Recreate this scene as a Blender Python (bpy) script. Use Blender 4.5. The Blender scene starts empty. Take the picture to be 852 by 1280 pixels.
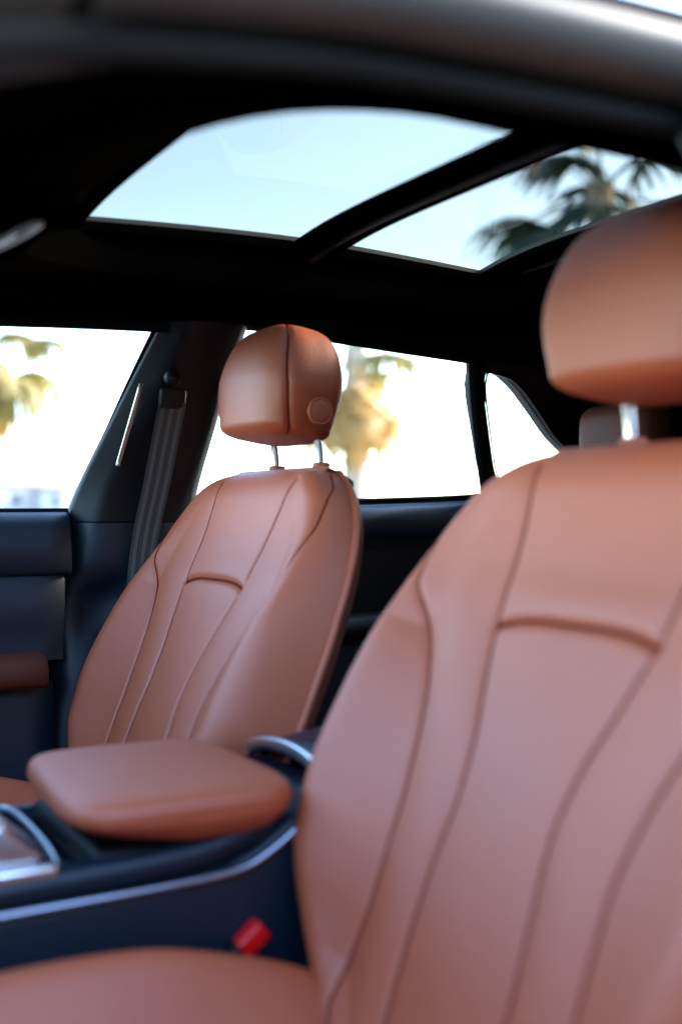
import bpy, bmesh, math, random
import numpy as np
from mathutils import Vector, Matrix

sc = bpy.context.scene
col = sc.collection
rnd = random.Random(7)
R = math.radians

# ------------------------------------------------------------------ camera
cam_d = bpy.data.cameras.new('camera')
cam = bpy.data.objects.new('camera', cam_d)
col.objects.link(cam)
cam.location = (-1.12, 0.70, 1.10)
cam.rotation_euler = (R(90), 0, R(-119))
cam_d.sensor_fit = 'VERTICAL'
cam_d.sensor_height = 36
cam_d.sensor_width = 24
cam_d.lens = 41.06
cam_d.clip_start = 0.02
cam_d.clip_end = 2000
cam_d.dof.use_dof = True
cam_d.dof.focus_distance = 1.86
cam_d.dof.aperture_fstop = 2.1
sc.camera = cam

# ------------------------------------------------------------------ light
SUN_EL, SUN_AZ = R(27), R(188)            # azimuth measured from +Y towards +X
world = bpy.data.worlds.new('World')
sc.world = world
world.use_nodes = True
wn = world.node_tree.nodes
sky = wn.new('ShaderNodeTexSky')
sky.sky_type = 'NISHITA'
sky.sun_disc = False
sky.sun_elevation = SUN_EL
sky.sun_rotation = SUN_AZ
sky.air_density = 1.0
sky.dust_density = 0.7
sky.ozone_density = 3.0
bg = wn['Background']
world.node_tree.links.new(sky.outputs[0], bg.inputs['Color'])
bg.inputs['Strength'].default_value = 0.15
sun_d = bpy.data.lights.new('sun', 'SUN')
sun_d.energy = 2.5
sun_d.angle = R(12)
sun_d.color = (1.0, 0.90, 0.76)
sun = bpy.data.objects.new('sun', sun_d)
col.objects.link(sun)
sdir = Vector((math.sin(SUN_AZ) * math.cos(SUN_EL), math.cos(SUN_AZ) * math.cos(SUN_EL), math.sin(SUN_EL)))
sun.rotation_euler = sdir.to_track_quat('Z', 'Y').to_euler()
sun.location = (0, 0, 30)
sc.view_settings.view_transform = 'Standard'
sc.view_settings.look = 'None'
sc.view_settings.exposure = 3.75
sc.view_settings.gamma = 1
sc.view_settings.use_curve_mapping = False
sc.render.engine = 'CYCLES'
sc.cycles.use_denoising = True
sc.cycles.max_bounces = 10
sc.cycles.diffuse_bounces = 5
sc.cycles.transparent_max_bounces = 16
sc.cycles.caustics_reflective = False
sc.cycles.caustics_refractive = False
sc.cycles.sample_clamp_indirect = 6

# ------------------------------------------------------------------ helpers
def tag(o, label=None, cat=None, group=None, kind=None):
    if label: o['label'] = label
    if cat: o['category'] = cat
    if group: o['group'] = group
    if kind: o['kind'] = kind
    return o

def thing(name, label, cat, loc=(0, 0, 0), group=None):
    o = bpy.data.objects.new(name, None)
    o.empty_display_size = 0.05
    col.objects.link(o)
    o.location = loc
    return tag(o, label, cat, group)

def link_mesh(name, me, mat, parent=None, smooth=True):
    o = bpy.data.objects.new(name, me)
    col.objects.link(o)
    if mat: me.materials.append(mat)
    if smooth:
        me.polygons.foreach_set('use_smooth', [True] * len(me.polygons))
    if parent:
        o.parent = parent
        root = parent
        off = Vector((0, 0, 0))
        while root:
            off += root.location
            root = root.parent
        if not me.get('local'):
            me.transform(Matrix.Translation(-off))
            me['local'] = 1
    return o

def pyd(name, v, f, mat, parent=None, smooth=True):
    me = bpy.data.meshes.new(name)
    me.from_pydata([tuple(map(float, p)) for p in v], [], f)
    me.update()
    return link_mesh(name, me, mat, parent, smooth)

def grid_faces(n, m, cu=False, cv=False, off=0):
    f = []
    for i in range(n if cu else n - 1):
        for j in range(m if cv else m - 1):
            a, b = i, (i + 1) % n
            c, d = j, (j + 1) % m
            f.append((off + a * m + c, off + b * m + c, off + b * m + d, off + a * m + d))
    return f

def grid(name, P, mat, parent=None, cu=False, cv=False, flip=False, smooth=True):
    P = np.asarray(P, float)
    n, m = P.shape[:2]
    f = grid_faces(n, m, cu, cv)
    if flip: f = [q[::-1] for q in f]
    return pyd(name, P.reshape(-1, 3), f, mat, parent, smooth)

def catmull(pts, n):
    """smooth curve through points, n samples"""
    p = np.array(pts, float)
    k = len(p)
    q = np.vstack([2 * p[0] - p[1], p, 2 * p[-1] - p[-2]])
    out = []
    for t in np.linspace(0, k - 1 - 1e-9, n):
        i = int(t); u = t - i
        a, b, c, d = q[i], q[i + 1], q[i + 2], q[i + 3]
        out.append(.5 * (2 * b + (c - a) * u + (2 * a - 5 * b + 4 * c - d) * u * u + (3 * b - a - 3 * c + d) * u ** 3))
    return np.array(out)

def interp(x, pts):
    """smooth interpolation through sorted (x, y) control points (monotone-ish cubic)"""
    xs = np.array([p[0] for p in pts], float); ys = np.array([p[1] for p in pts], float)
    o = np.argsort(xs); xs = xs[o]; ys = ys[o]
    x = np.asarray(x, float)
    m = np.zeros_like(ys); d = np.diff(ys) / np.diff(xs)
    m[1:-1] = np.where(d[:-1] * d[1:] > 0, 2 * d[:-1] * d[1:] / (d[:-1] + d[1:] + 1e-12), 0)
    m[0], m[-1] = d[0], d[-1]
    xc = np.clip(x, xs[0], xs[-1])
    i = np.clip(np.searchsorted(xs, xc) - 1, 0, len(xs) - 2)
    h = xs[i + 1] - xs[i]; t = (xc - xs[i]) / h
    return ((2 * t**3 - 3 * t**2 + 1) * ys[i] + (t**3 - 2 * t**2 + t) * h * m[i]
            + (-2 * t**3 + 3 * t**2) * ys[i + 1] + (t**3 - t**2) * h * m[i + 1])

def tube(name, path, rad, mat, parent=None, seg=10, caps=True, flat=1.0, up=None, closed=False):
    p = np.array(path, float); n = len(p)
    r = np.broadcast_to(np.array(rad, float), (n,))
    if closed:
        tan = np.roll(p, -1, 0) - np.roll(p, 1, 0)
    else:
        tan = np.gradient(p, axis=0)
    tan /= np.linalg.norm(tan, axis=1)[:, None] + 1e-12
    u = np.array(up if up is not None else ((0, 0, 1) if abs(tan[0][2]) < .8 else (0, 1, 0)), float)
    P = np.zeros((n, seg, 3))
    for i in range(n):
        b = np.cross(tan[i], u); b /= np.linalg.norm(b) + 1e-12
        if up is None:
            u = np.cross(b, tan[i])
            w = u
        else:
            w = np.cross(b, tan[i])
        for k in range(seg):
            a = 2 * math.pi * k / seg
            P[i, k] = p[i] + r[i] * (math.cos(a) * b + flat * math.sin(a) * w)
    f = grid_faces(n, seg, closed, True)
    if caps and not closed:
        f.append(tuple(range(seg))[::-1]); f.append(tuple((n - 1) * seg + k for k in range(seg)))
    return pyd(name, P.reshape(-1, 3), f, mat, parent)

def rbox(name, lo, hi, mat, parent=None, bev=.01, seg=3, warp=None, cuts=0):
    bm = bmesh.new()
    bmesh.ops.create_cube(bm, size=1)
    lo, hi = np.array(lo, float), np.array(hi, float)
    for v in bm.verts:
        v.co = Vector(tuple((lo + hi) / 2 + np.array(v.co) * (hi - lo)))
    if bev > 0:
        bmesh.ops.bevel(bm, geom=list(bm.edges), offset=bev, segments=seg, affect='EDGES', profile=.5)
    if cuts:
        bmesh.ops.subdivide_edges(bm, edges=[e for e in bm.edges if e.calc_length() > 4 * max(bev, .004)], cuts=cuts, use_grid_fill=True)
    if warp:
        for v in bm.verts: v.co = Vector(warp(v.co))
    me = bpy.data.meshes.new(name)
    bm.to_mesh(me); bm.free()
    o = link_mesh(name, me, mat, parent)
    return o

def plate(name, outline, holes, fn, thick, mat, parent=None, smooth=False):
    """flat sheet in (a, b) with holes, mapped into space by fn(a, b, k) with k = 0 inner, 1 outer skin"""
    bm = bmesh.new()
    loops = []
    for ring in [outline] + holes:
        vs = [bm.verts.new((a, b, 0)) for a, b in ring]
        loops.append(vs)
        for i in range(len(vs)): bm.edges.new((vs[i - 1], vs[i]))
    bmesh.ops.triangle_fill(bm, use_beauty=True, use_dissolve=False, edges=list(bm.edges), normal=(0, 0, 1))
    bm.verts.index_update()
    pts = [(v.co.x, v.co.y) for v in bm.verts]
    tris = [tuple(v.index for v in f.verts) for f in bm.faces]
    rings = [[v.index for v in vs] for vs in loops]
    bm.free()
    n = len(pts)
    V = [fn(a, b, 0) for a, b in pts] + [fn(a, b, 1) for a, b in pts]
    F = [t for t in tris] + [tuple(i + n for i in t[::-1]) for t in tris]
    for r in rings:
        for i in range(len(r)):
            a, b = r[i - 1], r[i]
            F.append((a, b, b + n, a + n))
    o = pyd(name, V, F, mat, parent, smooth)
    me = o.data
    b2 = bmesh.new(); b2.from_mesh(me); bmesh.ops.recalc_face_normals(b2, faces=list(b2.faces)); b2.to_mesh(me); b2.free()
    return o

def lathe(name, prof, mat, parent=None, seg=24, M=None):
    P = np.array([[(r * math.cos(2 * math.pi * k / seg), r * math.sin(2 * math.pi * k / seg), z) for k in range(seg)] for r, z in prof])
    if M is not None:
        M = np.array(M); P = P @ M[:3, :3].T + M[:3, 3]
    f = grid_faces(len(prof), seg, False, True)
    f.append(tuple(range(seg))[::-1]); f.append(tuple((len(prof) - 1) * seg + k for k in range(seg)))
    return pyd(name, P.reshape(-1, 3), f, mat, parent)

def copy_tree(o, parent=None):
    c = o.copy(); col.objects.link(c); c.parent = parent
    for ch in list(o.children): copy_tree(ch, c)
    return c

# ------------------------------------------------------------------ materials
def mat(name, base, rough=.5, metal=0, spec=.5, bump=0, bscale=200, var=0, vscale=4, coat=0, sheen=0, detail=3, rvar=0, soft=0):
    m = bpy.data.materials.new(name); m.use_nodes = True
    nt = m.node_tree; b = nt.nodes['Principled BSDF']
    b.inputs['Base Color'].default_value = (*base, 1)
    b.inputs['Roughness'].default_value = rough
    b.inputs['Metallic'].default_value = metal
    b.inputs['Specular IOR Level'].default_value = spec
    if coat:
        b.inputs['Coat Weight'].default_value = coat
        b.inputs['Coat Roughness'].default_value = .06
    if sheen:
        b.inputs['Sheen Weight'].default_value = sheen
        b.inputs['Sheen Roughness'].default_value = .5
    tc = nt.nodes.new('ShaderNodeTexCoord')
    if var or rvar:
        nz = nt.nodes.new('ShaderNodeTexNoise'); nz.inputs['Scale'].default_value = vscale; nz.inputs['Detail'].default_value = 5
        nt.links.new(tc.outputs['Object'], nz.inputs['Vector'])
    if var:
        mx = nt.nodes.new('ShaderNodeMix'); mx.data_type = 'RGBA'
        mx.inputs['A'].default_value = (*[c * (1 - var) for c in base], 1)
        mx.inputs['B'].default_value = (*[min(1, c * (1 + var)) for c in base], 1)
        nt.links.new(nz.outputs['Fac'], mx.inputs['Factor'])
        nt.links.new(mx.outputs['Result'], b.inputs['Base Color'])
    if rvar:
        mr = nt.nodes.new('ShaderNodeMapRange')
        mr.inputs['To Min'].default_value = rough - rvar; mr.inputs['To Max'].default_value = rough + rvar
        nt.links.new(nz.outputs['Fac'], mr.inputs['Value'])
        nt.links.new(mr.outputs['Result'], b.inputs['Roughness'])
    if bump:
        vo = nt.nodes.new('ShaderNodeTexVoronoi') if bscale > 250 else nt.nodes.new('ShaderNodeTexNoise')
        vo.inputs['Scale'].default_value = bscale
        if 'Detail' in vo.inputs: vo.inputs['Detail'].default_value = detail
        nt.links.new(tc.outputs['Object'], vo.inputs['Vector'])
        bp = nt.nodes.new('ShaderNodeBump'); bp.inputs['Strength'].default_value = bump; bp.inputs['Distance'].default_value = .001
        nt.links.new(vo.outputs[0], bp.inputs['Height'])
        if soft:
            n2 = nt.nodes.new('ShaderNodeTexNoise'); n2.inputs['Scale'].default_value = 16; n2.inputs['Detail'].default_value = 3
            nt.links.new(tc.outputs['Object'], n2.inputs['Vector'])
            b2 = nt.nodes.new('ShaderNodeBump'); b2.inputs['Strength'].default_value = soft; b2.inputs['Distance'].default_value = .006
            nt.links.new(n2.outputs[0], b2.inputs['Height']); nt.links.new(b2.outputs['Normal'], bp.inputs['Normal'])
        nt.links.new(bp.outputs['Normal'], b.inputs['Normal'])
    return m

def glass(name, tint, refl=.04, rough=0.0):
    m = bpy.data.materials.new(name); m.use_nodes = True
    nt = m.node_tree; nt.nodes.clear()
    out = nt.nodes.new('ShaderNodeOutputMaterial')
    tr = nt.nodes.new('ShaderNodeBsdfTransparent'); tr.inputs[0].default_value = (*tint, 1)
    gl = nt.nodes.new('ShaderNodeBsdfGlossy'); gl.inputs['Roughness'].default_value = rough
    lw = nt.nodes.new('ShaderNodeLayerWeight'); lw.inputs['Blend'].default_value = .5
    pw = nt.nodes.new('ShaderNodeMath'); pw.operation = 'POWER'; pw.inputs[1].default_value = 5
    nt.links.new(lw.outputs['Facing'], pw.inputs[0])
    fr = nt.nodes.new('ShaderNodeMath'); fr.operation = 'MULTIPLY_ADD'; fr.inputs[1].default_value = .3; fr.inputs[2].default_value = refl
    nt.links.new(pw.outputs[0], fr.inputs[0])
    mx = nt.nodes.new('ShaderNodeMixShader')
    nt.links.new(fr.outputs[0], mx.inputs[0]); nt.links.new(tr.outputs[0], mx.inputs[1]); nt.links.new(gl.outputs[0], mx.inputs[2])
    nt.links.new(mx.outputs[0], out.inputs[0])
    return m

M = {}
M['leather'] = mat('tan_leather', (.50, .103, .033), .54, spec=1.0, bump=.30, bscale=320, var=.09, vscale=5, rvar=.06, soft=.14)
M['seam'] = mat('shaded_seam_thread', (.17, .017, .007), .85, spec=.1)  # thread colour darkened for the shade inside the groove
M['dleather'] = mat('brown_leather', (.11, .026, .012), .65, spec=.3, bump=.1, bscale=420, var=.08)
M['trim'] = mat('blue_cast_soft_trim', (.0018, .012, .024), .40, spec=.50, bump=.15, bscale=600, var=.1, vscale=6)  # black trim; the reflected sky blue is put into the base colour
M['pillar'] = mat('pillar_trim', (.003, .006, .009), .50, spec=.30, bump=.1, bscale=600, var=.1)
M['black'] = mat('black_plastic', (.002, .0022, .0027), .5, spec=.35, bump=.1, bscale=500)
M['liner'] = mat('headliner_cloth', (.0016, .0016, .0016), .95, spec=.0, bump=.3, bscale=700)
M['gloss'] = mat('gloss_black', (.004, .006, .010), .12, coat=.5)
M['chrome'] = mat('satin_chrome', (.34, .36, .42), .28, metal=1)
M['silver'] = mat('brushed_silver', (.62, .66, .70), .30, metal=1, bump=.05, bscale=90)
M['polish'] = mat('polished_chrome', (.90, .90, .91), .25, metal=1)
M['paint'] = mat('silver_paint', (.045, .044, .044), .55, metal=.3, coat=.12)
M['seal'] = mat('rubber_seal', (.002, .002, .0022), .8, spec=.15)
M['carpet'] = mat('floor_carpet', (.012, .012, .014), .95, bump=.5, bscale=240)
M['web'] = mat('belt_webbing', (.03, .03, .03), .65, bump=.3, bscale=600)
M['webl'] = mat('belt_stripe', (.075, .075, .073), .6, bump=.3, bscale=600)
M['red'] = mat('red_plastic', (.9, .008, .010), .2)
M['glass'] = glass('side_glass', (.93, .95, .94))
M['roofglass'] = glass('tinted_roof_glass', (.20, .178, .135), .010)

# ------------------------------------------------------------------ ground and surroundings
def ground_mat():
    m = mat('pale_paving', (.085, .082, .080), .85, bump=.4, bscale=14, var=.15, vscale=.6)
    return m
gm = ground_mat()
n = 41
g = np.sign(np.linspace(-1, 1, n)) * np.abs(np.linspace(-1, 1, n)) ** 2.2 * 900
gx, gy = np.meshgrid(g, g, indexing='ij')
go = grid('ground', np.stack([gx, gy, 0 * gx], -1), gm, smooth=False)
tag(go, kind='structure')

CAMP = np.array([-1.12, .70, 1.10]); PSI = R(29)
FW = np.array([math.cos(PSI), -math.sin(PSI), 0]); RT = np.array([-math.sin(PSI), -math.cos(PSI), 0])

def bearing(s, d):
    """ground point at depth d along the view with sideways slope s"""
    p = CAMP + (FW + RT * s) * d
    return (float(p[0]), float(p[1]))

# ------------------------------------------------------------------ car body
car = thing('car_body', 'silver car body with black headliner, panoramic glass roof and dark pillars', 'car', (0, 0, 0))

BELT_X, TOP_X = .70, .52
def side_x(z):
    return float(interp(z, [(.30, .74), (.80, .735), (1.10, BELT_X), (1.24, .622), (1.38, TOP_X), (1.44, .46)]))
def rail_z(y):
    return float(interp(y, [(-1.15, 1.27), (-.95, 1.30), (-.78, 1.325), (-.62, 1.350), (-.466, 1.359), (-.25, 1.371), (-.03, 1.382), (.10, 1.381), (.24, 1.377), (.36, 1.371), (.47, 1.355), (.56, 1.336), (.75, 1.26), (.95, 1.185), (1.2, 1.10)]))

def arc(pts, n=40): return [tuple(p) for p in catmull(pts, n)]
sill = lambda y: float(interp(y, [(-.95, 1.22), (-.81, 1.178), (-.67, 1.142), (-.62, 1.130), (-.45, 1.121), (0, 1.108), (.2, 1.10), (.6, 1.095), (1.2, 1.09)]))
# window openings in the (y, z) plane of the far side
w_front = [(y, sill(y)) for y in np.linspace(.178, 1.02, 14)] + [(y, rail_z(y) - .002) for y in np.linspace(.95, .103, 30)]
w_rear = [(y, sill(y)) for y in np.linspace(-.624, -.022, 14)] + [(y, rail_z(y) - .002) for y in np.linspace(-.034, -.478, 20)]
w_quarter = [(-.505, 1.348), (-.573, 1.338), (-.616, 1.317), (-.668, 1.283), (-.724, 1.2435), (-.775, 1.216), (-.815, 1.188), (-.743, 1.1745), (-.70, 1.165), (-.638, 1.148)]
def smooth_ring(r, it=2):
    for _ in range(it):
        q = []
        for i in range(len(r)):
            a, b = np.array(r[i]), np.array(r[(i + 1) % len(r)])
            q += [tuple(a * .85 + b * .15), tuple(a * .15 + b * .85)]
        r = q
    return r
w_quarter = smooth_ring(w_quarter)
side_out = ([(y, .50) for y in np.linspace(-1.12, 1.25, 20)] + [(1.25, 1.10)]
            + [(y, rail_z(y) + .035) for y in np.linspace(1.2, -1.12, 60)])
def side_fn(sgn, inner=.0, outer=.06):
    def fn(y, z, k):
        return (sgn * (side_x(z) - inner + k * (outer)), y, z)
    return fn
# lower and upper inner shell of the far side: black trim that carries the windows
def dense(ring, step=.03):
    out = []
    for i in range(len(ring)):
        a, b = np.array(ring[i]), np.array(ring[(i + 1) % len(ring)])
        k = max(1, int(np.linalg.norm(b - a) / step))
        out += [tuple(a + (b - a) * j / k) for j in range(k)]
    return out
def grow(ring, d=.03):
    a = np.array(ring); c = (a.max(0) + a.min(0)) / 2; h_ = (a.max(0) - a.min(0)) / 2
    return [tuple(p) for p in c + (a - c) * (h_ + np.array([d, d * .5])) / h_]
plate('side_frame', dense(side_out), [dense(w_front), dense(w_rear), w_quarter], side_fn(1, 0, .004), 0, M['black'], car)
plate('outer_skin', dense(side_out), [grow(dense(w_front)), grow(dense(w_rear), .02), grow(w_quarter, .02)], lambda y, z, k: (side_x(z) + .02 + .02 * k, y, z), 0, M['paint'], car)
# near side: the front door stands open, so its whole opening is free
door_hole = ([(y, .58) for y in np.linspace(.20, 1.12, 12)] + [(1.12, 1.10)] +
             [(y, rail_z(y) - .002) for y in np.linspace(1.05, .085, 40)] + [(.14, 1.10), (.19, .90)])
plate('side_frame', dense(side_out), [dense(door_hole), dense(w_rear), w_quarter], side_fn(-1, 0, .012), 0, M['black'], car)

def pane(name, ring, off, m, parent, lab=None):
    o = plate(name, ring, [], lambda y, z, k: (side_x(z) + off + .004 * k, y, z), 0, m, parent)
    return o

# roof: cross-section of the outer skin, near rail painted silver
ys = np.linspace(-1.12, .64, 60)
def crown(x, y):                       # outer roof height
    zr = rail_z(y) + .040
    top = interp(y, [(-1.2, 1.33), (-.8, 1.425), (-.4, 1.487), (-.03, 1.505), (.26, 1.497), (.5, 1.46), (.64, 1.425)])
    t = min(1, abs(x) / .545)
    return float(zr + (top - zr) * (1 - t ** 3.6))
SX, SY0, SY1 = .355, -.362, .277        # glass opening
def roof_grid():
    hole = [(SX * sx, sy) for sx, sy in ((-1, SY0), (1, SY0), (1, SY1), (-1, SY1))]
    out = [(-.545, y) for y in np.linspace(.62, -1.1, 40)] + [(.545, y) for y in np.linspace(-1.1, .62, 40)]
    plate('roof_panel', dense(out, .05), [dense(hole, .04)], lambda x, y, k: (x, y, crown(x, y) - .004 + .006 * k), 0, M['paint'], car)
roof_grid()

# inner headliner with its raised sunroof well
def liner_z(x, y):
    zr = rail_z(y) + .004
    t = min(1, max(0, (abs(x) - SX) / (TOP_X - SX)))
    zi = interp(y, [(-1.2, 1.20), (-.9, 1.30), (-.55, 1.392), (-.3, 1.406), (0, 1.412), (.28, 1.408), (.45, 1.385), (.64, 1.345)])
    return float(zi + (zr - zi) * t ** 1.6)
lip = []
def rr(x0, x1, y0, y1, r2, n=10):
    o = []
    q = .19
    for cx, cy, a0, r in ((x1 - q, y1 - q, 0, q), (x0 + q, y1 - q, 90, q), (x0 + r2, y0 + r2, 180, r2), (x1 - r2, y0 + r2, 270, r2)):
        for k in range(n + 1):
            a = R(a0 + 90 * k / n); o.append((cx + r * math.cos(a), cy + r * math.sin(a)))
    return o
hole = rr(-SX + .004, SX + .004, SY0 - .03, SY1 + .10, .06)
out = [(-TOP_X - .002, y) for y in np.linspace(.63, -1.1, 40)] + [(TOP_X + .002, y) for y in np.linspace(-1.1, .63, 40)]
plate('roof_lining', dense(out, .05), [hole], lambda x, y, k: (x, y, liner_z(x, y) + .012 * k), 0, M['liner'], car, True)
# well wall between lining and glass
ring = np.array(hole)
zt = lambda x, y: crown(x, y) - .016
P = np.array([[(x, y, liner_z(x, y) + .003) for x, y in hole], [(x * .985, y, (liner_z(x, y) + zt(x, y)) / 2) for x, y in hole], [(x * 1.02, y * 1.01, zt(x, y) - .002) for x, y in hole]])
grid('sunroof_well', P, M['liner'], car, cv=True)
# glass panels
def roof_pane(y0, y1):
    nx, ny = 21, 13
    X = np.linspace(-SX - .03, SX + .03, nx); Y = np.linspace(y0, y1, ny)
    P = np.array([[(x, y, zt(x, y)) for y in Y] for x in X])
    return grid('sunroof_pane', P, M['roofglass'], car)
DIV = -.036
roof_pane(DIV, SY1 + .045)
roof_pane(SY0 - .03, DIV - .0005)
# black printed frame of the glass, and the cross bar between the panes
def frit(y0, y1, side, w):
    X = np.linspace(-SX - .03, SX + .03, 21)
    P = np.array([[(x, y, zt(x, y) - .003) for y in (y0, y1)] for x in X])
    return grid('glass_border', P, M['liner'], car)
frit(SY1 - .008, SY1 + .044, 0, 0)
frit(SY0 - .03, SY0 + .012, 0, 0)
for sx in (-1, 1):
    X = np.linspace(SX - .010, SX + .03, 3) * sx
    Y = np.linspace(SY0, SY1, 17)
    grid('glass_border', np.array([[(x, y, zt(x, y) - .0045) for y in Y] for x in X]), M['liner'], car)
def bar(y0, y1, dz, h, m):
    X = np.linspace(-SX - .02, SX + .02, 21)
    P = np.array([[(x, y0, zt(x, 0) + dz), (x, y0 + .004, zt(x, 0) + dz - h), (x, y1 - .004, zt(x, 0) + dz - h), (x, y1, zt(x, 0) + dz)] for x in X])
    return grid('roof_cross_bar', P, m, car, cv=True)
bar(DIV - .066, DIV + .014, -.005, .007, M['liner'])
tube('roof_blind_edge', [(x, DIV - .034, zt(x, 0) - .013) for x in np.linspace(-SX, SX, 15)], .005, M['black'], car, 8)

# near roof rail: painted frame, rubber seal, roof moulding
ry = np.linspace(-1.1, 1.2, 90)
def rail_prof(sgn, y):
    z0 = rail_z(y)
    return [(-.002, .006), (.012, .001), (.030, .004), (.040, .010), (.045, .017), (.048, .024), (.048, .032), (.043, .039), (.030, .042), (.012, .038)]
P = []
for y in ry:
    z0 = rail_z(y); xo = side_x(min(z0, 1.42))
    P.append([(-(xo + dx), y, z0 + dz) for dx, dz in rail_prof(-1, y)])
grid('roof_rail', np.array(P), M['paint'], car)
P = []
for y in ry:
    z0 = rail_z(y); xo = side_x(min(z0, 1.42))
    P.append([((xo + dx + .008), y, z0 + dz + .004) for dx, dz in rail_prof(1, y)])
grid('roof_rail', np.array(P), M['paint'], car, flip=True)
P = []
for y in np.linspace(.545, 1.15, 30):
    z0 = rail_z(y); xo = side_x(min(z0, 1.42))
    P.append([(-(xo + dx * 1.04 + .002), y, z0 + dz * 1.04 - .003) for dx, dz in rail_prof(-1, y)])
grid('pillar_cover', np.array(P), mat('grey_pillar_cover', (.03, .034, .033), .5), car)
tube('cover_gap', [(-(side_x(rail_z(.53)) + dx + .001), .537 - .35 * dz, rail_z(.53) + dz) for dx, dz in rail_prof(-1, .5)], .007, M['seal'], car, 8)
for sg in (-1, 1):
    tube('door_seal', [(sg * (side_x(rail_z(y)) - .004), y, rail_z(y) - .008) for y in np.linspace(.09, 1.1, 60)], .009, M['seal'], car, 10)
    tube('roof_moulding', [(sg * (side_x(rail_z(y)) + .044), y, rail_z(y) + .041) for y in np.linspace(-1.0, .75, 60)], .005, M['seal'], car, 8)

# ---- centre pillars
def pillar(sg):
    zs = np.linspace(1.085, 1.380, 24)
    P = []
    for z in zs:
        t = (z - 1.10) / .28
        yf = .182 + (.095 - .182) * t; yr = -.026 + (-.040 + .026) * t
        x = side_x(z)
        d = .040
        pr = [(x + .01, yf), (x - .006, yf + .001), (x - .012, yf - .003), (x - d * .75, yf - .026), (x - d, yf - .034), (x - d - .004, yf - .05),
              (x - d - .004, yr + .04), (x - d, yr + .022), (x - d * .6, yr + .008), (x - .008, yr), (x + .01, yr)]
        P.append([(sg * a, b, z) for a, b in pr])
    o = grid('center_pillar', np.array(P), M['pillar'], car, flip=sg < 0)
    # lower trim, wider, with its own top edge and a scooped recess
    zs = np.linspace(.50, 1.083, 40)
    P = []
    for z in zs:
        t = (1.083 - z) / .58
        yf = .184 + .085 * t; yr = -.03 - .10 * t
        x = side_x(z)
        d = .048 + .02 * t
        sc_ = math.exp(-((z - .965) / .030) ** 2) if z > .955 else math.exp(-((z - .955) / .09) ** 2)
        pr = [(x + .01, yf), (x - .010, yf + .002), (x - .018, yf - .003), (x - d * .75 + .012 * sc_, yf - .026), (x - d + .030 * sc_, yf - .040), (x - d + .034 * sc_, yf - .075),
              (x - d + .02 * sc_, yf - .11), (x - d, yf - .125), (x - d, yr + .03), (x - .01, yr), (x + .01, yr)]
        P.append([(sg * a, b, z) for a, b in pr])
    lo = grid('pillar_lower_trim', np.array(P), M['trim'], car, flip=sg < 0)
    return o
pf = pillar(1)
pillar(-1)
strip = tube('pillar_strip', catmull([(.558, .112, 1.292), (.578, .118, 1.25), (.600, .123, 1.21), (.620, .128, 1.172)], 16), .0038, mat('brushed_bronze', (.55, .50, .40), .35, metal=1), pf, 8)
tube('pillar_groove', [(.668, .145, 1.168), (.63, .09, 1.168), (.625, .03, 1.168), (.64, -.01, 1.168)], .0012, M['black'], pf, 6)
# rear quarter: divider and frame
for sg in (1,):
    P = []
    for t in np.linspace(0, 1, 10):
        y0 = -.622 + t * (.622 - .477); z = 1.118 + t * (1.356 - 1.118)
        x = side_x(z)
        P.append([(x + .006, y0 + .002, z), (x - .004, y0 - .002, z), (x - .006, y0 - .008 - .006 * t, z), (x - .004, y0 - .013 - .014 * t, z), (x + .006, y0 - .016 - .014 * t, z)])
    grid('window_divider', np.array(P), M['seal'], car)
tube('quarter_seal', [(side_x(z) - .004, y, z) for y, z in w_quarter], .002, M['seal'], car, 6, closed=True)
pane('quarter_pane', w_quarter, .004, M['glass'], car)

# floor, rear wall, dash mass, header
plate('cabin_floor', [(-.74, -1.1), (.74, -1.1), (.74, 1.3), (-.74, 1.3)], [], lambda x, y, k: (x, y, .46 + .04 * k), 0, M['carpet'], car)
P = np.array([[(q * (side_x(z) + .03), y, z) for y, z in ((-1.02, .5), (-1.04, 1.0), (-1.05, 1.14), (-1.07, 1.22), (-1.09, 1.32), (-1.09, 1.40))] for q in np.linspace(-1, 1, 15)])
grid('rear_wall', P, M['black'], car)
P = np.array([[(x, 1.28, .5), (x, 1.02, .55), (x, .88, .75), (x, .82, .94), (x, .835, 1.03 + .03 * (1 - (x / .7) ** 2)), (x, .90, 1.065 + .03 * (1 - (x / .7) ** 2)), (x, 1.4, 1.05)] for x in np.linspace(-.72, .72, 21)])
grid('dashboard', P, M['trim'], car)  # out of view; set near and high to keep light off the cushions
P = np.array([[(x, .62 + .02 * (1 - (x / .5) ** 2), 1.352 + .05 * (1 - (x / .5) ** 2)), (x * 1.28, 1.40, 1.045)] for x in np.linspace(-.50, .50, 15)])
grid('windscreen', P, M['glass'], car)
for sg in (-1, 1):
    tube('front_pillar', catmull([(sg * .53, .52, 1.365), (sg * .56, .70, 1.30), (sg * .62, .95, 1.205), (sg * .69, 1.22, 1.10), (sg * .72, 1.4, 1.04)], 24), .034, M['pillar'], car, 12)

# ------------------------------------------------------------------ doors
def sweep_y(name, prof, y0, y1, m, parent, n=24, taper=.004, shift=None):
    """profile list of (x, z) carried along the car, ends slightly tucked in"""
    P = []
    for y in np.linspace(y0, y1, n):
        dz = (sill(y) - 1.10) if shift is None else shift(y)
        P.append([(x, y, z + dz) for x, z in prof])
    P = np.array(P)
    first = P[0].copy(); last = P[-1].copy()
    first[:, 0] += taper * 3; last[:, 0] += taper * 3
    e0 = P[0] + (0, -.004, 0) ; e0[:, 0] += taper
    P = np.concatenate([[first + (0, -.006, 0)], [e0], P, [last]])
    return grid(name, P, m, parent, flip=True)

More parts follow.
